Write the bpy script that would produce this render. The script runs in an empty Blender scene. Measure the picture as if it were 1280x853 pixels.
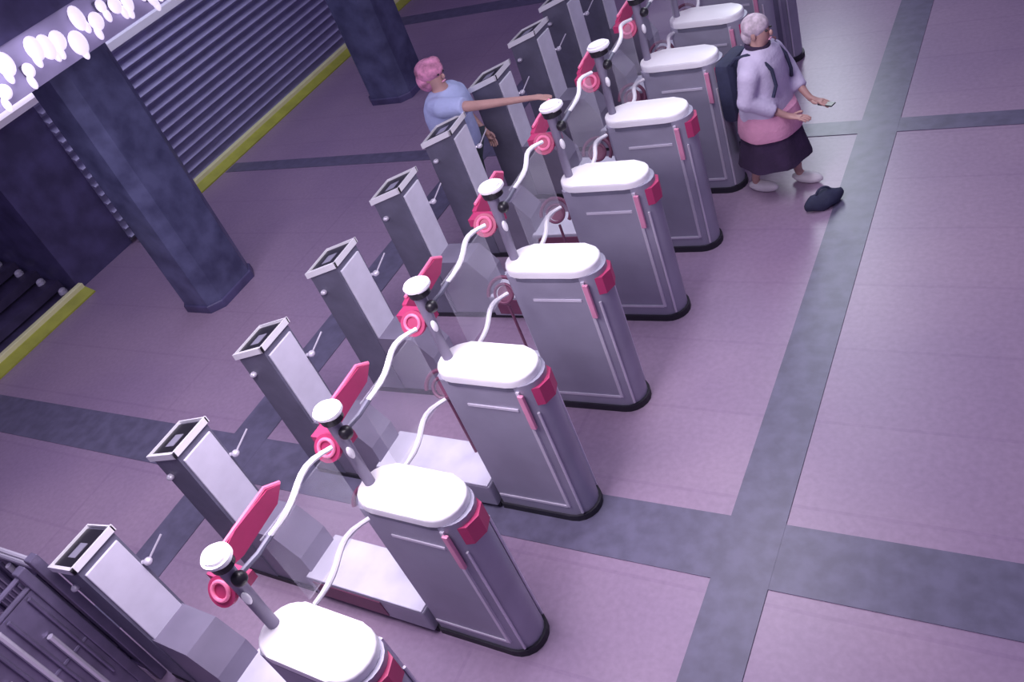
import bpy, bmesh, math, random
from mathutils import Vector, Matrix, Euler
random.seed(4)
S = 0.85                      # one turnstile pitch in metres
COL = bpy.context.scene.collection
scn = bpy.context.scene

# ------------------------------------------------------------------ camera
cam_d = bpy.data.cameras.new('camera'); cam = bpy.data.objects.new('camera', cam_d); COL.objects.link(cam)
cam_d.sensor_width = 36; cam_d.lens = 1096.4/1280*36; cam_d.clip_end = 200
Rm = Matrix.Rotation(0.7134, 3, 'Z') @ Matrix.Rotation(0.9208, 3, 'X') @ Matrix.Rotation(-0.4135, 3, 'Z')
cam.matrix_world = Matrix.Translation(Vector((3.0895, -1.2349, 4.8489))*S) @ Rm.to_4x4()
scn.camera = cam

# ------------------------------------------------------------------ light
scn.view_settings.view_transform = 'Standard'; scn.view_settings.look = 'None'
scn.view_settings.exposure = 0.0; scn.view_settings.gamma = 1.0
scn.view_settings.use_curve_mapping = False
w = bpy.data.worlds.new('world'); scn.world = w; w.use_nodes = True
w.node_tree.nodes['Background'].inputs[0].default_value = (0.55, 0.445, 0.84, 1)
w.node_tree.nodes['Background'].inputs[1].default_value = 0.33
def area(name, loc, sx, sy, power, color, target=None, spread=180):
    d = bpy.data.lights.new(name, 'AREA'); d.shape = 'RECTANGLE'; d.size = sx*S; d.size_y = sy*S
    d.energy = power; d.color = color; d.spread = math.radians(spread)
    o = bpy.data.objects.new(name, d); COL.objects.link(o); o.location = Vector(loc)*S
    if target:
        o.rotation_euler = (Vector(target)-Vector(loc)).to_track_quat('-Z', 'Y').to_euler()
    return o
area('hall_lamp_row', (-0.35, 12.5, 6.0), 0.8, 7, 36, (0.84, 0.92, 1.0), (0.9, 5.0, 0), 70)
area('hall_lamp_near', (-0.3, 0.6, 3.9), 1.6, 2.0, 115, (0.96, 0.86, 1.0))
area('hall_lamp_middle', (0.6, 4.2, 4.2), 1.0, 2.4, 58, (0.92, 0.88, 1.0))
area('left_fill_light', (-4.2, 1.8, 3.9), 1.4, 2.4, 42, (0.86, 0.80, 1.0))  # added fill that lifts the left floor, not a fixture of the station
area('stair_lamp', (-6.3, 7.0, 5.2), 1.0, 4.5, 90, (0.78, 0.78, 1.0), (-8.4, 7.0, 1.6))

# ------------------------------------------------------------------ helpers
def tag(o, label=None, cat=None, group=None, kind=None):
    if label: o['label'] = label
    if cat: o['category'] = cat
    if group: o['group'] = group
    if kind: o['kind'] = kind
    return o
def empty(name, loc, rz=0):
    o = bpy.data.objects.new(name, None); COL.objects.link(o)
    o.location = Vector(loc)*S; o.rotation_euler = (0, 0, rz); o.empty_display_size = .1
    return o
def mk(name, bm, mat, parent=None, smooth=False, scale=S):
    bmesh.ops.recalc_face_normals(bm, faces=bm.faces[:])
    if scale != 1: bmesh.ops.scale(bm, vec=(scale,)*3, verts=bm.verts[:])
    me = bpy.data.meshes.new(name); bm.to_mesh(me); bm.free()
    me.materials.append(mat)
    if smooth:
        for p in me.polygons: p.use_smooth = True
        me.set_sharp_from_angle(angle=math.radians(40))
    o = bpy.data.objects.new(name, me); COL.objects.link(o)
    if parent: o.parent = parent
    return o
def BM(): return bmesh.new()
def box(bm, x0, x1, y0, y1, z0, z1, bev=0):
    r = bmesh.ops.create_cube(bm, size=1, matrix=Matrix.LocRotScale(Vector(((x0+x1)/2, (y0+y1)/2, (z0+z1)/2)), None, Vector((abs(x1-x0), abs(y1-y0), abs(z1-z0)))))
    if bev:
        es = list({e for v in r['verts'] for e in v.link_edges})
        bmesh.ops.bevel(bm, geom=es, offset=bev, segments=2, affect='EDGES', profile=.5)
    return bm
def prism(bm, pts, z0, z1, bev=0):
    """pts: outline in xy, z0/z1 numbers or functions of (x,y)"""
    f0 = z0 if callable(z0) else (lambda x, y: z0)
    f1 = z1 if callable(z1) else (lambda x, y: z1)
    a = [bm.verts.new((x, y, f0(x, y))) for x, y in pts]; b = [bm.verts.new((x, y, f1(x, y))) for x, y in pts]
    n = len(pts)
    bm.faces.new(a[::-1]); top = bm.faces.new(b)
    for i in range(n): bm.faces.new((a[i], a[(i+1) % n], b[(i+1) % n], b[i]))
    if bev: bmesh.ops.bevel(bm, geom=list(top.edges), offset=bev, segments=3, affect='EDGES', profile=.5)
    return bm
def stadium(x0, x1, hw, left_round=True, n=10):
    pts = []
    cr = x1-hw
    for k in range(n+1):
        a = -math.pi/2+math.pi*k/n; pts.append((cr+hw*math.cos(a), hw*math.sin(a)))
    if left_round:
        cl = x0+hw
        for k in range(n+1):
            a = math.pi/2+math.pi*k/n; pts.append((cl+hw*math.cos(a), hw*math.sin(a)))
    else:
        c = .03
        pts += [(x0+c, hw), (x0, hw-c), (x0, -hw+c), (x0+c, -hw)]
    return pts
def tube(bm, pts, r, n=10):
    """swept tube through pts; r number or list"""
    pts = [Vector(p) for p in pts]; rings = []
    up = None
    for i, p in enumerate(pts):
        t = (pts[min(i+1, len(pts)-1)]-pts[max(i-1, 0)]).normalized()
        if up is None:
            up = t.orthogonal().normalized()
        else:
            up = (up-t*up.dot(t)).normalized()
        s = t.cross(up); rr = r[i] if isinstance(r, (list, tuple)) else r
        rings.append([bm.verts.new(p+(up*math.cos(2*math.pi*k/n)+s*math.sin(2*math.pi*k/n))*rr) for k in range(n)])
    for a, b in zip(rings, rings[1:]):
        for k in range(n): bm.faces.new((a[k], a[(k+1) % n], b[(k+1) % n], b[k]))
    bm.faces.new(rings[0][::-1]); bm.faces.new(rings[-1])
    return bm
def torus(bm, c, R, r, rot=Euler((0, 0, 0)), n=28, m=8, a0=0, a1=2*math.pi):
    M = rot.to_matrix(); c = Vector(c); closed = abs(a1-a0-2*math.pi) < 1e-4
    rings = []
    for i in range(n+(0 if closed else 1)):
        a = a0+(a1-a0)*i/n
        rings.append([bm.verts.new(c+M@Vector(((R+r*math.cos(b))*math.cos(a), (R+r*math.cos(b))*math.sin(a), r*math.sin(b)))) for b in [2*math.pi*k/m for k in range(m)]])
    L = len(rings)
    for i in range(L if closed else L-1):
        a, b = rings[i], rings[(i+1) % L]
        for k in range(m): bm.faces.new((a[k], b[k], b[(k+1) % m], a[(k+1) % m]))
    if not closed: bm.faces.new(rings[0]); bm.faces.new(rings[-1][::-1])
    return bm
def ball(bm, c, rx, ry=None, rz=None, rot=None, seg=20):
    ry = ry or rx; rz = rz or rx
    bmesh.ops.create_uvsphere(bm, u_segments=seg, v_segments=max(8, seg//2+2), radius=1, matrix=Matrix.LocRotScale(Vector(c), rot, Vector((rx, ry, rz))))
    return bm
def disc(bm, c, rx, ry, h, rot=None, n=24, bev=0):
    r = bmesh.ops.create_cone(bm, cap_ends=True, segments=n, radius1=1, radius2=1, depth=1, matrix=Matrix.LocRotScale(Vector(c), rot, Vector((rx, ry, h))))
    return bm

# ------------------------------------------------------------------ materials
def mat(name, col, rough=.5, metal=0, emit=0, ecol=None, var=0, vscale=6, bump=0, bscale=40, spec=.5, col2=None):
    m = bpy.data.materials.new(name); m.use_nodes = True; nt = m.node_tree; b = nt.nodes['Principled BSDF']
    b.inputs['Base Color'].default_value = (*col, 1); b.inputs['Roughness'].default_value = rough
    b.inputs['Metallic'].default_value = metal; b.inputs['Specular IOR Level'].default_value = spec
    if emit: b.inputs['Emission Color'].default_value = (*(ecol or col), 1); b.inputs['Emission Strength'].default_value = emit
    tc = nt.nodes.new('ShaderNodeTexCoord')
    if var or col2:
        n = nt.nodes.new('ShaderNodeTexNoise'); n.inputs['Scale'].default_value = vscale; n.inputs['Detail'].default_value = 5
        nt.links.new(tc.outputs['Object'], n.inputs['Vector'])
        r = nt.nodes.new('ShaderNodeValToRGB'); r.color_ramp.elements[0].position = .35; r.color_ramp.elements[1].position = .65
        c2 = col2 or tuple(min(1, c*(1+var)) for c in col)
        r.color_ramp.elements[0].color = (*[c*(1-var) for c in col], 1); r.color_ramp.elements[1].color = (*c2, 1)
        nt.links.new(n.outputs['Fac'], r.inputs['Fac']); nt.links.new(r.outputs['Color'], b.inputs['Base Color'])
    if bump:
        n2 = nt.nodes.new('ShaderNodeTexNoise'); n2.inputs['Scale'].default_value = bscale
        nt.links.new(tc.outputs['Object'], n2.inputs['Vector'])
        bp = nt.nodes.new('ShaderNodeBump'); bp.inputs['Strength'].default_value = bump; bp.inputs['Distance'].default_value = .01
        nt.links.new(n2.outputs['Fac'], bp.inputs['Height']); nt.links.new(bp.outputs['Normal'], b.inputs['Normal'])
    return m
M = dict(
    steel=mat('brushed_steel', (.36, .345, .44), .45, .25, var=.08, vscale=3),
    steel_mid=mat('mauve_grey_steel', (.24, .215, .30), .45, .15, var=.1, vscale=3),
    steel_light=mat('polished_steel', (.76, .74, .86), .4, .05, var=.08, vscale=4),
    steel_dark=mat('dark_steel', (.16, .155, .22), .5, .1, var=.12),
    trim=mat('bright_trim', (.72, .68, .78), .3, .3, var=.05),
    white=mat('white_cover', (.95, .93, .97), .35, 0, var=.02),
    black=mat('black_plastic', (.015, .013, .02), .35, var=.1),
    plinth=mat('black_plinth', (.02, .018, .03), .6, var=.1),
    red=mat('red_signal', (.38, .035, .12), .45, 0, emit=.06, ecol=(.8, .04, .25), var=.1),
    redlit=mat('red_signal_bright', (.72, .18, .33), .4, 0, emit=.2, ecol=(1, .2, .42), var=.08),
    maroon=mat('maroon_panel', (.19, .06, .12), .5, 0.1, var=.15, vscale=3),
    pink=mat('pink_strip', (.75, .30, .46), .4, .1, var=.08),
    col=mat('dark_column_stone', (.075, .08, .17), .4, 0, var=.2, vscale=4, col2=(.13, .14, .26)),
    band=mat('blue_grey_granite', (.135, .125, .20), .38, 0, var=.15, vscale=9),
    slat=mat('ribbed_cladding', (.42, .40, .60), .5, 0, var=.08),
    wallup=mat('lavender_plaster', (.46, .42, .60), .6, var=.1, vscale=2),
    darkwall=mat('dark_wall_stone', (.085, .075, .17), .4, var=.25, vscale=4),
    step=mat('dark_step_granite', (.075, .06, .13), .5, var=.2),
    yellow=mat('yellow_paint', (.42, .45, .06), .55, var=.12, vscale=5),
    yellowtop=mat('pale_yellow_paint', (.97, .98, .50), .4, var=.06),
    lampglass=mat('lamp_glass', (.9, .86, 1), .3, emit=.8, ecol=(.86, .76, 1), var=.03),
    skin=mat('skin', (.52, .30, .27), .5, var=.06, vscale=12),
    shirtblue=mat('pale_blue_cloth', (.46, .52, .80), .8, var=.08, bump=.4),
    redhair=mat('pinkish_red_cap_cloth', (.62, .25, .40), .8, var=.45, vscale=14, bump=.4),
    jeans=mat('dark_green_grey_cloth', (.05, .065, .08), .85, var=.2, bump=.4),
    lav=mat('lavender_cloth', (.62, .56, .74), .8, var=.06, bump=.4),
    pinkcloth=mat('pink_cloth', (.72, .34, .50), .8, var=.1, bump=.4),
    darkcloth=mat('dark_purple_cloth', (.04, .02, .06), .85, var=.2, bump=.4),
    greyhair=mat('pale_grey_hair', (.58, .48, .55), .8, var=.25, vscale=25, bump=.5),
    shoe=mat('white_shoe', (.78, .74, .78), .6, var=.05),
    darkshoe=mat('black_shoe', (.02, .02, .025), .5, var=.1),
    bag=mat('navy_bag', (.035, .04, .085), .8, var=.2, bump=.3),
    rail=mat('fence_metal', (.22, .19, .30), .35, .5, var=.15),
    railbright=mat('fence_bright_metal', (.74, .70, .82), .25, .4, var=.05),
)
def floor_mat():
    m = bpy.data.materials.new('mauve_granite_floor'); m.use_nodes = True; nt = m.node_tree; b = nt.nodes['Principled BSDF']
    tc = nt.nodes.new('ShaderNodeTexCoord')
    n = nt.nodes.new('ShaderNodeTexNoise'); n.inputs['Scale'].default_value = .55; n.inputs['Detail'].default_value = 4
    nt.links.new(tc.outputs['Object'], n.inputs['Vector'])
    r = nt.nodes.new('ShaderNodeValToRGB'); r.color_ramp.elements[0].position = .38; r.color_ramp.elements[1].position = .62
    r.color_ramp.elements[0].color = (.315, .225, .345, 1); r.color_ramp.elements[1].color = (.38, .275, .385, 1)
    nt.links.new(n.outputs['Fac'], r.inputs['Fac'])
    n2 = nt.nodes.new('ShaderNodeTexNoise'); n2.inputs['Scale'].default_value = 28; n2.inputs['Detail'].default_value = 3
    nt.links.new(tc.outputs['Object'], n2.inputs['Vector'])
    mx = nt.nodes.new('ShaderNodeMix'); mx.data_type = 'RGBA'; mx.blend_type = 'OVERLAY'; mx.inputs[0].default_value = .18
    nt.links.new(r.outputs['Color'], mx.inputs[6]); nt.links.new(n2.outputs['Fac'], mx.inputs[7])
    # joints between the slabs
    br = nt.nodes.new('ShaderNodeTexBrick'); br.offset = 0; br.inputs['Scale'].default_value = 1
    br.inputs['Brick Width'].default_value = 4.6*S; br.inputs['Row Height'].default_value = .75*S; br.inputs['Mortar Size'].default_value = .012
    br.inputs['Color1'].default_value = (1, 1, 1, 1); br.inputs['Color2'].default_value = (.97, .96, .98, 1); br.inputs['Mortar'].default_value = (.88, .85, .9, 1)
    nt.links.new(tc.outputs['Object'], br.inputs['Vector'])
    mx2 = nt.nodes.new('ShaderNodeMix'); mx2.data_type = 'RGBA'; mx2.blend_type = 'MULTIPLY'; mx2.inputs[0].default_value = .7
    nt.links.new(mx.outputs[2], mx2.inputs[6]); nt.links.new(br.outputs['Color'], mx2.inputs[7])
    nt.links.new(mx2.outputs[2], b.inputs['Base Color'])
    b.inputs['Roughness'].default_value = .36; b.inputs['Specular IOR Level'].default_value = .5
    return m
M['floor'] = floor_mat()
def glass_mat():
    m = bpy.data.materials.new('clear_glass'); m.use_nodes = True; nt = m.node_tree; b = nt.nodes['Principled BSDF']
    b.inputs['Base Color'].default_value = (.86, .86, .95, 1); b.inputs['Roughness'].default_value = .1
    b.inputs['Alpha'].default_value = .16
    return m
M['glass'] = glass_mat()

# ------------------------------------------------------------------ the setting
b = BM(); box(b, -8.0, 9, -8, 22, -.3, 0); box(b, -14, -8.0, 3.95, 22, -.3, 0)
tag(mk('floor', b, M['floor']), kind='structure')
def trim(n, x0, x1, y0, y1, z=.006, m='band'):
    b = BM(); box(b, x0, x1, y0, y1, -.02, z); tag(mk('trim_%d' % n, b, M[m]), kind='structure')
trim(1, -7.8, 9, 1.60, 2.09, .006)
trim(2, 1.36, 1.72, -8, 22, .0075)
trim(3, -7.8, 9, 6.80, 7.05, .006)
trim(4, -3.45, -3.02, -8, 22, .0075)
trim(5, -7.8, 9, 11.5, 11.9, .006)

# left wall: ribbed cladding above the yellow edge, lit plaster over it
W = -8.2
b = BM(); box(b, W-.5, W-.09, 5.05, 22, 0, 2.22)
nr = 15
for k in range(nr):
    z0 = .08+k*(2.12/nr); h = 2.12/nr
    for (ya, yb) in ((5.05, 22),):
        a = [b.verts.new(v) for v in ((W-.10, ya, z0+h*.02), (W+.07, ya, z0+h*.10), (W+.05, ya, z0+h*.22), (W-.10, ya, z0+h*.66))]
        c = [b.verts.new((v.co.x, yb, v.co.z)) for v in a]
        b.faces.new(a); b.faces.new(c[::-1])
        for i in range(4): b.faces.new((a[i], a[(i+1) % 4], c[(i+1) % 4], c[i]))
tag(mk('wall_left', b, M['slat']), kind='structure')
b = BM(); box(b, W-.5, W, 4.0, 5.05, -.02, 2.22); tag(mk('wall_left_pier', b, M['darkwall']), kind='structure')
b = BM(); box(b, W-.5, W+.10, 4.0, 22, 2.22, 2.32); tag(mk('trim_6', b, M['white']), kind='structure')
b = BM(); box(b, W-.5, W-.05, 4.0, 22, 2.32, 5.2); tag(mk('wall_left_upper', b, M['wallup']), kind='structure')
b = BM(); box(b, W-.5, W+.0, -8, 4.0, 3.3, 5.2); tag(mk('wall_left_lintel', b, M['darkwall']), kind='structure')
# side wall of the stairway recess and its stairs
b = BM(); box(b, -14, W-.5, 4.0, 4.3, -.02, 5.2); tag(mk('wall_stairway', b, M['darkwall']), kind='structure')
b = BM()
for k in range(16):
    box(b, -14, W+.02-.36*k, -8, 3.999, -.1+.15*k if k else -.2, .02+.15*k)
tag(mk('stairs', b, M['step']), kind='structure')
# glinting stone studs along the stair side
for k in range(6):
    b = BM(); ball(b, (0, 0, .03), .045, .06, .04, seg=12)
    disc(b, (0, 0, .0), .06, .06, .02)
    o = mk('stair_stud', b, M['steel_light'], smooth=True); x = W-.1-.36*k-.14; o.location = Vector((x, 3.9, .02+.15*(k+1 if x < W-.36*k-.0 else k)))*S
    o.location.z = (.02+.15*k+.01)*S
    names = ['next to the yellow kerb end', 'second up from the yellow kerb end', 'third up from the yellow kerb end', 'fourth up the stair', 'fifth up the stair', 'highest up the stair']
    tag(o, 'small glinting metal stud beside the dark stairs, '+names[k], 'stud', 'studs along the dark stair side')

# yellow kerbs
def kerb(y0, y1, lab):
    t = empty('yellow_kerb', (-7.96, (y0+y1)/2, 0)); L = (y1-y0)/2
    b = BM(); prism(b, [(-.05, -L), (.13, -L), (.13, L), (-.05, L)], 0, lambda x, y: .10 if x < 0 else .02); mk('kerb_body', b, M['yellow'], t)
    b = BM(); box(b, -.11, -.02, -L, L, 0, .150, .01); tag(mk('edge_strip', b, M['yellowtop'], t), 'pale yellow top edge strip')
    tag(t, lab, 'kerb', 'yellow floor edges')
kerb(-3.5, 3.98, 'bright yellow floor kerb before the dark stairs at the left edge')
kerb(5.1, 18, 'long yellow floor kerb running under the ribbed wall behind the columns')

# stone beam carried by the columns, lit by a row of frosted lamps
b = BM(); box(b, -6.0, -5.0, -2, 22, 3.05, 3.50); tag(mk('trim_7', b, M['wallup']), kind='structure')
b = BM(); box(b, -6.0, -4.97, -2, 22, 3.50, 3.9); tag(mk('trim_8', b, M['darkwall']), kind='structure')
for i in range(15):
    y = 3.1+i*.15+random.uniform(-.03, .03)
    t = empty('beam_lamp', (-5.0, y, 3.29+random.uniform(-.12, .10)))
    b = BM(); box(b, -.0, .05, -.03, .03, -.05, .05, .01); mk('bracket', b, M['steel_dark'], t)
    b = BM(); ball(b, (.08, 0, .0), .05, .065+random.uniform(-.02, .03), .08+random.uniform(-.02, .05), seg=14); ball(b, (.07, random.uniform(-.06, .06), -.10), .035, .035, .07, seg=10); mk('lamp_shade', b, M['lampglass'], t, True)
    tag(t, 'small glowing white frosted lamp on the lavender beam in the top left corner', 'lamp', 'frosted lamps along the beam')
t = empty('tube_lamp', (W+.12, 5.0, 2.36))
b = BM(); box(b, -.05, .02, -.95, .9, -.05, .05, .01); mk('lamp_housing', b, M['white'], t)
b = BM(); tube(b, [(.06, -.93, .0), (.06, .88, .0)], .045, 12); mk('lamp_tube', b, M['lampglass'], t, True)
tag(t, 'long bright white tube lamp on the dark wall left of the near column', 'lamp')

# columns
def column(x0, x1, y0, y1, lab):
    t = empty('stone_column', ((x0+x1)/2, (y0+y1)/2, 0)); a = (x1-x0)/2; c = (y1-y0)/2; k = .13
    pts = [(-a+k, -c), (a-k, -c), (a, -c+k), (a, c-k), (a-k, c), (-a+k, c), (-a, c-k), (-a, -c+k)]
    b = BM(); prism(b, pts, .0, 3.05); mk('shaft', b, M['col'], t)
    q = [(x*1.06, y*1.06) for x, y in pts]
    b = BM(); prism(b, q, 0, .10, .02); mk('base', b, M['darkwall'], t)
    tag(t, lab, 'column', 'dark stone columns'); return t
column(-5.80, -5.15, 3.72, 4.5, 'dark blue-grey stone column with chamfered corners, the nearer one in front of the ribbed wall')
column(-6.1, -5.32, 8.5, 9.25, 'dark stone column standing further back at the top edge, beside the far end of the yellow kerb')

# ------------------------------------------------------------------ turnstiles
CP = [(.03, -.02, -2.0, .07), (.10, .935, -2.04, .99), (.088, 1.99, -2.089, 2.006), (.088, 3.05, -2.078, 2.986), (.051, 4.11, -2.04, 4.024),
      (.044, 5.064, -1.99, 4.957), (.014, 6.008, -1.975, 6.0), (.0036, 6.86, -1.94, 6.958), (.0, 7.72, -1.94, 7.82), (.0, 8.6, -1.94, 8.7)]
H = 1.412
def make_gate():
    t = empty('turnstile', (0, 0, 0))
    # ---- tower with capsule cap (origin is the cap centre)
    b = BM(); prism(b, stadium(-.34, .40, .15, False), .05, H-.06); tw = mk('cabinet_tower', b, M['steel'], t, True)
    b = BM()
    for s in (-1, 1):
        y = s*.152
        box(b, .26, .285, y-.008, y+.008, .16, H-.1)
        box(b, -.30, .26, y-.006, y+.006, .150, .170)
        box(b, -.17, .22, y-.006, y+.006, 1.13, 1.15)
    tube(b, [(.345, -.128, .08), (.345, -.128, H-.3)], .010, 6); tube(b, [(.345, .128, .08), (.345, .128, H-.3)], .010, 6)
    tag(mk('trim_strips', b, M['trim'], tw), 'bright metal edge trims')
    b = BM(); prism(b, stadium(-.35, .42, .165, False), 0, .06); mk('tower_plinth', b, M['plinth'], tw)
    b = BM(); prism(b, stadium(-.37, .37, .165), H-.06, H, .02); cp = mk('white_cap', b, M['white'], t, True)
    b = BM(); prism(b, stadium(-.36, .36, .158), H-.10, H-.058); mk('cap_gasket', b, M['steel_dark'], cp)
    b = BM(); prism(b, [(.30, -.13), (.40, -.09), (.43, 0), (.40, .09), (.33, .12), (.33, 0)], H-.25, H-.105); tag(mk('entry_lamp', b, M['red'], t), 'red lamp under the cap end')
    b = BM(); box(b, .27, .31, -.175, -.150, H-.42, H-.12, .005); tag(mk('pink_light_strip', b, M['pink'], t), 'pink glowing strip')
    # ---- low bridge body
    b = BM(); box(b, -1.42, -.34, -.19, .19, .05, .27, .015); lb = mk('low_body', b, M['steel'], t)
    b = BM(); box(b, -1.40, -.35, -.188, .188, .268, .285, .006); mk('low_body_top', b, M['steel_light'], lb)
    for ya in (-.198, .188):
        b = BM(); box(b, -1.35, -.72, ya, ya+.010, .08, .25, .004); tag(mk('side_panel', b, M['maroon'], lb), 'maroon side panel')
    b = BM(); box(b, -2.20, -.34, -.16, .16, 0, .05); mk('body_plinth', b, M['plinth'], lb)
    # ---- post side
    b = BM(); prism(b, [(-.62, -.14), (-.3, -.14), (-.3, .14), (-.62, .14)], .05, .06); b.free()
    mb = BM(); prof = [(-1.90, .05), (-1.38, .05), (-1.38, .45), (-1.52, .66), (-1.90, .66)]
    a = [mb.verts.new((x, -.145, z)) for x, z in prof]; c = [mb.verts.new((x, .145, z)) for x, z in prof]
    mb.faces.new(a); mb.faces.new(c[::-1])
    for i in range(5): mb.faces.new((a[i], a[(i+1) % 5], c[(i+1) % 5], c[i]))
    mk('mid_body', mb, M['steel_mid'], t)
    ps = BM(); top = lambda x, y: 1.44+(x+2.03)*.30
    prism(ps, [(-2.22, -.155), (-1.88, -.155), (-1.88, .155), (-2.22, .155)], .05, top); po = mk('entry_post', ps, M['steel_dark'], t)
    b = BM(); box(b, -1.882, -1.862, -.135, .135, .6, 1.40, .006); tag(mk('front_cover', b, M['steel_light'], po), 'light polished front cover')
    b = BM()
    for (x0, x1, y0, y1) in ((-2.24, -1.86, -.175, -.152), (-2.23, -1.86, .158, .168), (-1.882, -1.86, -.175, .175), (-2.235, -2.223, -.170, .170)):
        prism(b, [(x0, y0), (x1, y0), (x1, y1), (x0, y1)], lambda x, y: top(x, y)-.03, lambda x, y: top(x, y)+.022)
    tag(mk('display_rim', b, M['white'], po), 'white rim around the dark display')
    b = BM(); prism(b, [(-2.21, -.14), (-1.89, -.14), (-1.89, .14), (-2.21, .14)], top, lambda x, y: top(x, y)+.008); mk('display_panel', b, M['black'], po)
    b = BM(); prism(b, [(-2.10, -.08), (-1.99, -.08), (-1.99, .03), (-2.10, .03)], top, lambda x, y: top(x, y)+.011); mk('display_screen', b, M['steel'], po)
    b = BM(); ball(b, (-2.15, -.17, 1.20), .03, .03, .022, seg=12); tube(b, [(-2.15, -.15, 1.20), (-2.15, -.17, 1.20)], .014, 8); mk('post_knob', b, M['trim'], po, True)
    b = BM(); ball(b, (-1.84, .17, 1.13), .03, .03, .025, seg=12); tube(b, [(-1.88, .15, 1.13), (-1.84, .17, 1.13)], .014, 8); tube(b, [(-1.84, .17, 1.13), (-1.80, .33, 1.22)], .007, 6); mk('side_knob', b, M['trim'], po, True)
    # ---- reader pillar
    px = -.30
    b = BM(); tube(b, [(px, 0, .28), (px, 0, 1.5), (px+.01, 0, 1.75), (px+.02, 0, 1.97)], [.034, .034, .036, .045], 12); pl = mk('reader_pillar', b, M['steel_mid'], t, True)
    b = BM(); ro = Euler((.1, -.12, 0)).to_quaternion()
    disc(b, (px+.04, 0, 2.03), .100, .075, .05, ro); bmesh.ops.bevel(b, geom=[e for e in b.edges if len(e.link_faces) == 2 and e.calc_face_angle(0) > 1], offset=.016, segments=2, affect='EDGES')
    mk('reader_disc', b, M['white'], pl, True)
    b = BM(); disc(b, (px+.03, 0, 1.985), .08, .06, .05, ro); mk('reader_housing', b, M['black'], pl)
    b = BM(); ball(b, (px+.075, .0, 1.86), .042, seg=14); mk('camera_ball', b, M['black'], pl, True)
    b = BM(); ball(b, (px+.05, -.03, 1.72), .02, .02, .045, seg=12); mk('status_light', b, M['white'], pl, True)
    # ---- red signals
    b = BM(); disc(b, (-.40, -.04, 1.74), .085, .085, .03, Euler((.9, .35, 0)).to_quaternion()); box(b, -.40, px, -.02, .02, 1.70, 1.74); rg = mk('ring_signal', b, M['red'], t)
    b = BM(); torus(b, (-.395, -.055, 1.758), .05, .011, Euler((.9, .35, 0))); tag(mk('signal_ring', b, M['redlit'], rg, True), 'bright red ring')
    b = BM(); a_ = []
    # red wing panel with lit edges, reaching back over the passage
    prof = [(.08, 1.68), (.20, 1.655), (.52, 1.69), (.60, 1.76), (.52, 1.81), (.25, 1.81), (.10, 1.77)]
    a = [b.verts.new((-.57, y, z)) for y, z in prof]; c = [b.verts.new((-.535, y, z)) for y, z in prof]
    b.faces.new(a); b.faces.new(c[::-1])
    for i in range(7): b.faces.new((a[i], a[(i+1) % 7], c[(i+1) % 7], c[i]))
    box(b, -.56, px, .0, .10, 1.70, 1.76)
    wg = mk('red_wing', b, M['red'], t)
    b = BM(); tube(b, [(-.553, .14, 1.80), (-.553, .52, 1.822), (-.553, .61, 1.76)], .012, 6); tag(mk('wing_edge', b, M['redlit'], wg, True), 'bright pink lit edge')
    # lower ring on the passage side
    b = BM()
    R_ = Euler((.95, .3, 0))
    torus(b, (-.60, .10, .98), .13, .016, R_, a0=-.2, a1=3.6); torus(b, (-.60, .10, .98), .075, .013, R_)
    disc(b, (-.60, .115, .97), .06, .06, .02, R_.to_quaternion())
    tube(b, [(-.60, .10, .28), (-.60, .10, .86)], .012, 8); mk('passage_ring', b, M['maroon'], t, True)
    # ---- barrier bars
    for (x, z, ya, yb, w_) in ((-.27, 1.86, .27, .84, .06), (-.27, 1.30, .22, .78, .0)):
        n = 10; pts = [(x+.035*math.sin(math.pi*k/n*2), ya+(yb-ya)*k/n, z+.05*math.sin(math.pi*k/n)-.03*(1-k/n)) for k in range(n+1)]
        bb = BM(); tube(bb, pts, [.015]*2+[.018]*(n-3)+[.015]*2, 8)
        o = mk('barrier_bar', bb, M['white'], t, True)
        bb = BM(); tube(bb, [(px, .03, z-.05), (x, ya*.6, z-.04), (x, ya+.02, z-.03)], .016, 8); mk('bar_hinge', bb, M['steel_dark'], o, True)
    b = BM(); box(b, -.29, -.28, .22, .80, 1.31, 1.85); mk('barrier_glass', b, M['glass'], t)
    return t
def copy_tree(o, parent=None):
    c = o.copy(); COL.objects.link(c)
    if parent: c.parent = parent
    for ch in o.children: copy_tree(ch, c)
    return c
GL = ['steel turnstile nearest the camera, at the bottom edge beside the striped metal fence',
      'steel turnstile second from the fence, its big white cap above a bright triangle',
      'steel turnstile third from the fence, its foot touching the dark cross band of the floor',
      'steel turnstile fourth from the fence, its grey side and foot fully in view',
      'steel turnstile fifth from the fence, second nearest before the reaching person',
      'steel turnstile sixth from the fence, its display post right before the person in pale blue',
      'steel turnstile seventh from the fence, just behind the reaching person and beside the backpack',
      'steel turnstile eighth from the fence, its cap beside the head of the person in lavender',
      'steel turnstile ninth from the fence, half cut off by the top edge',
      'steel turnstile last and farthest of the row at the top edge']
g0 = make_gate()
for i, (cx, cy, pxx, pyy) in enumerate(CP):
    g = g0 if i == 0 else copy_tree(g0)
    rz = math.atan2(cy-pyy, cx-pxx)
    L = math.hypot(cy-pyy, cx-pxx)
    # cap centre sits at local x=0, post centre at -2.05
    mx_, my_ = (cx+pxx)/2, (cy+pyy)/2
    g.location = Vector((mx_+1.03*math.cos(rz), my_+1.03*math.sin(rz), 0))*S; g.rotation_euler = (0, 0, rz)
    tag(g, GL[i], 'turnstile', 'turnstiles in the row')

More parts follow.
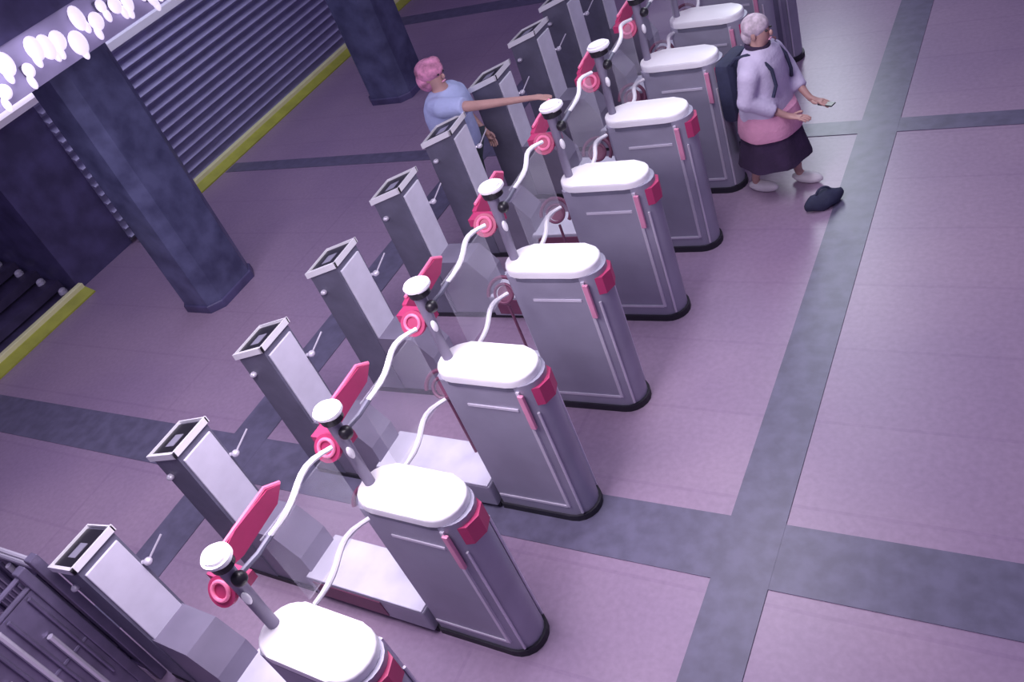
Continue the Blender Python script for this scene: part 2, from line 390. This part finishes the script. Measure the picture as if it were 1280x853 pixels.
# ------------------------------------------------------------------ fence at the lower left
def fence(loc, rz, L, lab, gap=.105, rm='railbright'):
    t = empty('metal_fence', loc, rz)
    for z in (.75, 1.34, 1.44):
        b = BM(); tube(b, [(-L, 0, z), (0, 0, z)], .018, 8); mk('rail', b, M[rm], t, True)
    b = BM(); box(b, -L, 0, -.03, .03, .10, .16, .01); mk('bottom_rail', b, M['rail'], t)
    b = BM(); box(b, -L, 0, -.008, .008, .16, 1.32); tag(mk('backing_sheet', b, M['rail'], t), 'dull purple sheet behind the bars')
    for k in range(1, int(L/gap)):
        x = -k*gap
        for sy in (-1,):
            b = BM(); tube(b, [(x, sy*.032 if rz == 0 else sy*.032, .16+.25*(k % 3 == 1)), (x, -.032, 1.30-.3*(k % 4 == 2))], .014 if k % 2 else .022, 8)
            mk('fence_bar', b, M['railbright'] if k % 2 == 0 else M['rail'], t, True)
    for x in (-L, 0):
        b = BM(); box(b, x-.035, x+.035, -.035, .035, 0, 1.48, .008); mk('fence_post', b, M['rail'], t)
    tag(t, lab, 'fence')
fence((-2.30, -.10, 0), 0, 2.6, 'striped metal fence with bright top rail running to the left edge from the nearest post')
fence((-2.30, -.20, 0), math.pi/2, 2.2, 'striped metal fence filling the bottom left corner below the nearest display post', .085, 'rail')

# ------------------------------------------------------------------ people
def skin(name, J, E, m, parent, root=None, sub=2, scale=S, vox=0):
    me = bpy.data.meshes.new(name); ks = list(J); ix = {k: i for i, k in enumerate(ks)}
    me.from_pydata([Vector(J[k][0]) for k in ks], [(ix[a], ix[b]) for a, b in E], [])
    o = bpy.data.objects.new(name, me); COL.objects.link(o)
    md = o.modifiers.new('s', 'SKIN'); md.use_smooth_shade = True
    for k in ks:
        sv = me.skin_vertices[0].data[ix[k]]; r = J[k][1]
        sv.radius = (r, r) if not isinstance(r, tuple) else r
        sv.use_root = (k in (root if isinstance(root, tuple) else (root or ks[0],)))
    sb = o.modifiers.new('b', 'SUBSURF'); sb.levels = sub; sb.render_levels = sub
    if vox:
        rm = o.modifiers.new('r', 'REMESH'); rm.mode = 'VOXEL'; rm.voxel_size = vox; rm.use_smooth_shade = True
        sm = o.modifiers.new('m', 'SMOOTH'); sm.factor = .5; sm.iterations = 5
    dg = bpy.context.evaluated_depsgraph_get(); dg.update()
    m2 = bpy.data.meshes.new_from_object(o.evaluated_get(dg)); m2.name = name
    o.modifiers.clear(); o.data = m2; m2.materials.clear(); m2.materials.append(m)
    for p in m2.polygons: p.use_smooth = True
    o.parent = parent
    return o
# units below are metres, the figure faces +x
def hand(J, E, wrist, d, up, side, tag_, curl=.5):
    """five fingers from a palm; d direction, up back-of-hand normal, side thumb direction"""
    d = Vector(d).normalized(); up = Vector(up).normalized(); side = Vector(side).normalized(); w0 = Vector(wrist)
    palm = w0+d*.045; J[tag_+'p'] = (palm, (.030, .016)); E.append((tag_, tag_+'p'))
    kn = w0+d*.085; J[tag_+'k'] = (kn, (.034, .013)); E.append((tag_+'p', tag_+'k'))
    for i, (o_, l) in enumerate(((-.030, .058), (-.010, .072), (.011, .078), (.031, .070))):
        a = kn+side*o_+d*.012; b_ = a+d*l*.5-up*.006*curl*2; c = b_+d*l*.38-up*l*.5*curl
        n = tag_+'f%d' % i
        J[n+'a'] = (a, .0095); J[n+'b'] = (b_, .009); J[n+'c'] = (c, .0075)
        E += [(tag_+'k', n+'a'), (n+'a', n+'b'), (n+'b', n+'c')]
    a = w0+d*.030+side*.035; b_ = a+d*.03+side*.018-up*.01; c = b_+d*.028-up*.008
    J[tag_+'ta'] = (a, .013); J[tag_+'tb'] = (b_, .011); J[tag_+'tc'] = (c, .009)
    E += [(tag_+'p', tag_+'ta'), (tag_+'ta', tag_+'tb'), (tag_+'tb', tag_+'tc')]
def head(J, E, neck, c, f):
    c = Vector(c); f = Vector(f).normalized()
    J['neck'] = (Vector(neck), .055); J['skull0'] = (c-Vector((0, 0, .05))+f*.01, (.070, .078)); J['skull1'] = (c+Vector((0, 0, .03)), (.078, .092)); J['skull2'] = (c+Vector((0, 0, .085)), (.055, .065))
    E += [('neck', 'skull0'), ('skull0', 'skull1'), ('skull1', 'skull2')]
def face(c, f, parent):
    c = Vector(c); f = Vector(f).normalized(); s = Vector((-f.y, f.x, 0))
    b = BM(); ball(b, c+f*.098-Vector((0, 0, .012)), .014, .014, .022, seg=10); mk('nose', b, M['skin'], parent, True, 1)
    for k in (-1, 1):
        b = BM(); ball(b, c+f*.082+s*.032*k+Vector((0, 0, .018)), .011, .011, .008, seg=10); mk('eye', b, M['black'], parent, True, 1)
        b = BM(); ball(b, c+s*.082*k-Vector((0, 0, .002)), .018, .010, .03, seg=10); mk('ear', b, M['skin'], parent, True, 1)
    b = BM(); ball(b, c+f*.086-Vector((0, 0, .055)), .010, .026, .007, rot=Euler((0, 0, math.atan2(f.y, f.x))).to_quaternion(), seg=10); mk('mouth', b, M['pinkcloth'], parent, True, 1)

def garment(name, torso, sleeves, m, parent, vox=.012):
    bm = BM(); n = 28; rings = []
    for cx, rx, ry, z in torso:
        rings.append([bm.verts.new((cx+rx*math.copysign(abs(math.cos(a))**.85, math.cos(a)), ry*math.copysign(abs(math.sin(a))**.85, math.sin(a)), z+.004*math.sin(5*a))) for a in [2*math.pi*k/n for k in range(n)]])
    for a, b_ in zip(rings, rings[1:]):
        for k in range(n): bm.faces.new((a[k], a[(k+1) % n], b_[(k+1) % n], b_[k]))
    bm.faces.new(rings[0][::-1]); bm.faces.new(rings[-1])
    for pts, rr in sleeves: tube(bm, pts, rr, 16); ball(bm, pts[0], rr[0]); [ball(bm, p_, r_) for p_, r_ in zip(pts[1:-1], rr[1:-1])]
    o = mk(name, bm, m, None, True, 1)
    rm = o.modifiers.new('r', 'REMESH'); rm.mode = 'VOXEL'; rm.voxel_size = vox; rm.use_smooth_shade = True
    sm = o.modifiers.new('m', 'SMOOTH'); sm.factor = .6; sm.iterations = 6
    dg = bpy.context.evaluated_depsgraph_get(); dg.update()
    m2 = bpy.data.meshes.new_from_object(o.evaluated_get(dg)); m2.name = name
    o.modifiers.clear(); o.data = m2; m2.materials.clear(); m2.materials.append(m)
    for p in m2.polygons: p.use_smooth = True
    o.parent = parent
    return o
# --- the man reaching over, standing at the display posts
mx0 = Vector((-2.20*S, 5.43*S, 0)); t = bpy.data.objects.new('person', None); COL.objects.link(t); t.location = mx0; t.scale = (1.1, 1.0, 0.97)
rel = lambda x, y, z: Vector((x*S, y*S, z*S))-mx0
hd = Vector((-.02, .0, 1.56)); f = Vector((1, -.15, 0))
J = {}; E = []
J['pelvis'] = ((-.04, 0, .86), (.12, .15)); J['waist'] = ((-.03, 0, 1.02), (.10, .135)); J['chest'] = ((-.01, 0, 1.20), (.115, .16)); J['upper'] = ((-.01, 0, 1.33), (.08, .13))
E += [('pelvis', 'waist'), ('waist', 'chest'), ('chest', 'upper'), ('upper', 'neck')]
head(J, E, (-.01, 0, 1.44), hd, f)
hr = rel(-1.10, 5.33, 1.53); hr.z = 1.30
J['rs'] = ((.03, -.18, 1.35), .06); J['re'] = ((.36, -.20, 1.34), .046); J['r'] = (hr-Vector((.14, 0, .0)), (.026, .024))
E += [('upper', 'rs'), ('rs', 're'), ('re', 'r')]; hand(J, E, hr-Vector((.14, 0, 0)), (1, .02, -.05), (0, 0, 1), (0, 1, 0), 'r', .3)
J['ls'] = ((-.03, .18, 1.32), .055); J['le'] = ((-.02, .24, 1.05), .042); J['l'] = ((.10, .22, .86), (.026, .022))
E += [('upper', 'ls'), ('ls', 'le'), ('le', 'l')]; hand(J, E, (.10, .22, .86), (.35, -.05, -.9), (0, 1, 0), (1, 0, .3), 'l', .6)
for s, k, dx in ((-1, 'a', .12), (1, 'c', -.12)):
    J['h'+k] = ((-.03, s*.09, .82), .085); J['k'+k] = ((.03+dx*.7, s*.095, .45), .058); J['n'+k] = ((-.03+dx, s*.095, .09), .038); J['t'+k] = ((.10+dx, s*.10, .04), (.03, .035))
    E += [('pelvis', 'h'+k), ('h'+k, 'k'+k), ('k'+k, 'n'+k), ('n'+k, 't'+k)]
body = skin('body', J, E, M['skin'], t, 'pelvis')
garment('shirt', [(-.04, .17, .215, .84), (-.035, .175, .215, .95), (-.03, .165, .21, 1.08), (-.02, .17, .225, 1.22), (-.01, .155, .22, 1.32), (-.01, .12, .17, 1.39), (-.01, .085, .10, 1.43)],
        [([(.0, -.15, 1.335), (.08, -.19, 1.345), (.29, -.20, 1.345)], [.085, .088, .080]), ([(-.02, .15, 1.335), (-.02, .215, 1.28), (-.02, .27, 1.10)], [.085, .085, .080])], M['shirtblue'], t)
J3 = {'p': ((-.04, 0, .88), (.14, .17))}; E3 = []
for s, k, dx in ((-1, 'a', .12), (1, 'c', -.12)):
    J3['h'+k] = ((-.03, s*.10, .80), .105); J3['k'+k] = ((.03+dx*.7, s*.10, .45), .078); J3['n'+k] = ((-.03+dx, s*.10, .09), .066)
    E3 += [('p', 'h'+k), ('h'+k, 'k'+k), ('k'+k, 'n'+k)]
skin('trousers', J3, E3, M['jeans'], t, 'p')
for s, dx in ((-1, .12), (1, -.12)):
    b = BM(); ball(b, (.04+dx, s*.10, .045), .145, .052, .05); bmesh.ops.bisect_plane(b, geom=b.verts[:]+b.edges[:]+b.faces[:], plane_co=(0, 0, .005), plane_no=(0, 0, -1), clear_outer=True); mk('shoe', b, M['darkshoe'], t, True, 1)
b = BM(); ball(b, hd+Vector((-.025, 0, .050)), .118, .112, .098); ball(b, hd+Vector((-.07, 0, -.03)), .085, .10, .11); ball(b, hd+Vector((.02, .03, .10)), .06, .055, .05)
tag(mk('hair', b, M['redhair'], t, True, 1), 'tousled pinkish red hair')
face(hd, f, t)
tag(t, 'person with pinkish hair in a pale blue shirt, arm stretched out over the turnstiles', 'person')

# --- the person in lavender beside the far cabinets, walking with bag on the back
p0 = Vector((.80*S, 5.95*S, 0)); t = bpy.data.objects.new('person', None); COL.objects.link(t); t.location = p0; t.rotation_euler = (0, 0, -.2)
hd = Vector((.02, 0, 1.34)); f = Vector((1, 0, 0))
J = {}; E = []
J['pelvis'] = ((-.02, 0, .76), (.12, .155)); J['waist'] = ((-.02, 0, .90), (.10, .13)); J['chest'] = ((0, 0, 1.05), (.11, .15)); J['upper'] = ((.0, 0, 1.17), (.075, .12))
E += [('pelvis', 'waist'), ('waist', 'chest'), ('chest', 'upper'), ('upper', 'neck')]
head(J, E, (.01, 0, 1.24), hd, f)
J['rs'] = ((.0, -.16, 1.16), .052); J['re'] = ((-.02, -.23, .91), .042); J['r'] = ((.22, -.12, .72), .025)
E += [('upper', 'rs'), ('rs', 're'), ('re', 'r')]; hand(J, E, (.22, -.12, .72), (1, .1, -.1), (0, -.3, -1), (0, 1, 0), 'r', -.4)
J['ls'] = ((.0, .16, 1.16), .052); J['le'] = ((.06, .24, .92), .042); J['l'] = ((.28, .14, .72), .025)
E += [('upper', 'ls'), ('ls', 'le'), ('le', 'l')]; hand(J, E, (.28, .14, .72), (1, -.1, -.2), (0, .3, -1), (0, -1, 0), 'l', -.4)
for s, k, dx in ((-1, 'a', -.14), (1, 'c', .16)):
    J['h'+k] = ((-.01, s*.085, .72), .08); J['k'+k] = ((.02+dx*.6, s*.085, .40), .052); J['n'+k] = ((-.03+dx, s*.085, .08), .034); J['t'+k] = ((.09+dx, s*.085, .035), (.028, .033))
    E += [('pelvis', 'h'+k), ('h'+k, 'k'+k), ('k'+k, 'n'+k), ('n'+k, 't'+k)]
skin('body', J, E, M['skin'], t, 'pelvis')
garment('jacket', [(-.01, .195, .225, .66), (-.01, .19, .225, .74), (-.01, .175, .21, .86), (0, .165, .205, 1.0), (0, .155, .205, 1.10), (0, .13, .175, 1.18), (0, .09, .11, 1.235)],
        [([(0, -.14, 1.13), (0, -.205, 1.08), (-.02, -.25, .91), (.14, -.165, .785)], [.082, .085, .078, .052]), ([(0, .14, 1.13), (0, .205, 1.08), (.06, .255, .92), (.20, .18, .785)], [.082, .085, .078, .052])], M['lav'], t)
def lathe(bm, prof, n=32, sx=1, sy=1, fold=0):
    rings = []
    for r, z in prof:
        rings.append([bm.verts.new((sx*r*(1+fold*math.sin(a*7)*(1 if r > .18 else .2))*math.cos(a), sy*r*(1+fold*math.sin(a*7))*math.sin(a), z)) for a in [2*math.pi*k/n for k in range(n)]])
    for a, b_ in zip(rings, rings[1:]):
        for k in range(n): bm.faces.new((a[k], a[(k+1) % n], b_[(k+1) % n], b_[k]))
    bm.faces.new(rings[0][::-1]); bm.faces.new(rings[-1])
    return bm
b = BM(); lathe(b, [(.17, .78), (.235, .74), (.258, .66), (.268, .58), (.262, .55), (.2, .56)], fold=.02, sx=.9, sy=.98); tag(mk('pink_hem', b, M['pinkcloth'], t, True, 1), 'pink lower hem')
b = BM(); lathe(b, [(.16, .70), (.22, .60), (.25, .46), (.29, .30), (.28, .30), (.1, .32)], fold=.05, sx=.95, sy=1.0); mk('skirt', b, M['darkcloth'], t, True, 1)
for s, dx in ((-1, -.14), (1, .16)):
    b = BM(); ball(b, (.04+dx, s*.085, .045), .13, .048, .05); bmesh.ops.bisect_plane(b, geom=b.verts[:]+b.edges[:]+b.faces[:], plane_co=(0, 0, .005), plane_no=(0, 0, -1), clear_outer=True); mk('shoe', b, M['shoe'], t, True, 1)
b = BM(); ball(b, hd+Vector((-.02, 0, .045)), .102, .095, .085); ball(b, hd+Vector((-.07, 0, -.02)), .06, .075, .075); tag(mk('hair', b, M['greyhair'], t, True, 1), 'pale grey hair')
face(hd, f, t)
b = BM(); torus(b, (.0, 0, 1.235), .075, .022, Euler((0, .15, 0))); tag(mk('collar', b, M['darkcloth'], t, True, 1), 'dark speckled collar')
tag(t, 'person in a lavender top, pink hem and dark skirt walking past the far turnstiles', 'person')
# bag on the back
k = bpy.data.objects.new('backpack', None); COL.objects.link(k); k.location = p0+Vector((0, 0, 0)); k.rotation_euler = (0, 0, -.2)
b = BM(); box(b, -.31, -.175, -.17, .18, .66, 1.16, .05); mk('bag_body', b, M['bag'], k, True, 1)
b = BM(); box(b, -.345, -.30, -.11, .12, .72, .94, .02); mk('front_pocket', b, M['bag'], k, True, 1)
for s in (-1, 1):
    b = BM(); tube(b, [(-.2, s*.10, 1.12), (-.13, s*.11, 1.185), (-.03, s*.12, 1.215), (.07, s*.12, 1.19), (.145, s*.12, 1.10), (.165, s*.13, .98), (.145, s*.16, .90)], .014, 8); mk('strap', b, M['bag'], k, True, 1)
tag(k, 'dark navy backpack on the back of the person in lavender', 'backpack')
# phone in the right hand
b = BM(); box(b, -.03, .03, -.06, .06, -.005, .005, .004); o = mk('phone', b, M['black'], None, False, 1)
o.location = p0+Matrix.Rotation(-.2, 3, 'Z')@Vector((.41, .12, .69)); o.rotation_euler = (.0, .0, 1.2)
tag(o, 'small dark phone held out in the hand of the person in lavender', 'phone')

# dark object on the floor to the right of that person
t = empty('floor_bag', (1.28, 5.6, 0), .5)
b = BM(); ball(b, (0, 0, .07), .17, .10, .09, seg=18)
for v in b.verts: v.co.x += .04*math.sin(v.co.y*30); v.co.z = max(.0, v.co.z+.012*math.sin(v.co.x*40))
mk('bag_body', b, M['bag'], t, True)
b = BM(); torus(b, (.0, .0, .13), .07, .011, Euler((math.pi/2, 0, .2)), a0=0, a1=math.pi); mk('handle', b, M['bag'], t, True)
tag(t, 'small dark soft bag lying on the open floor right of the walking person', 'bag')
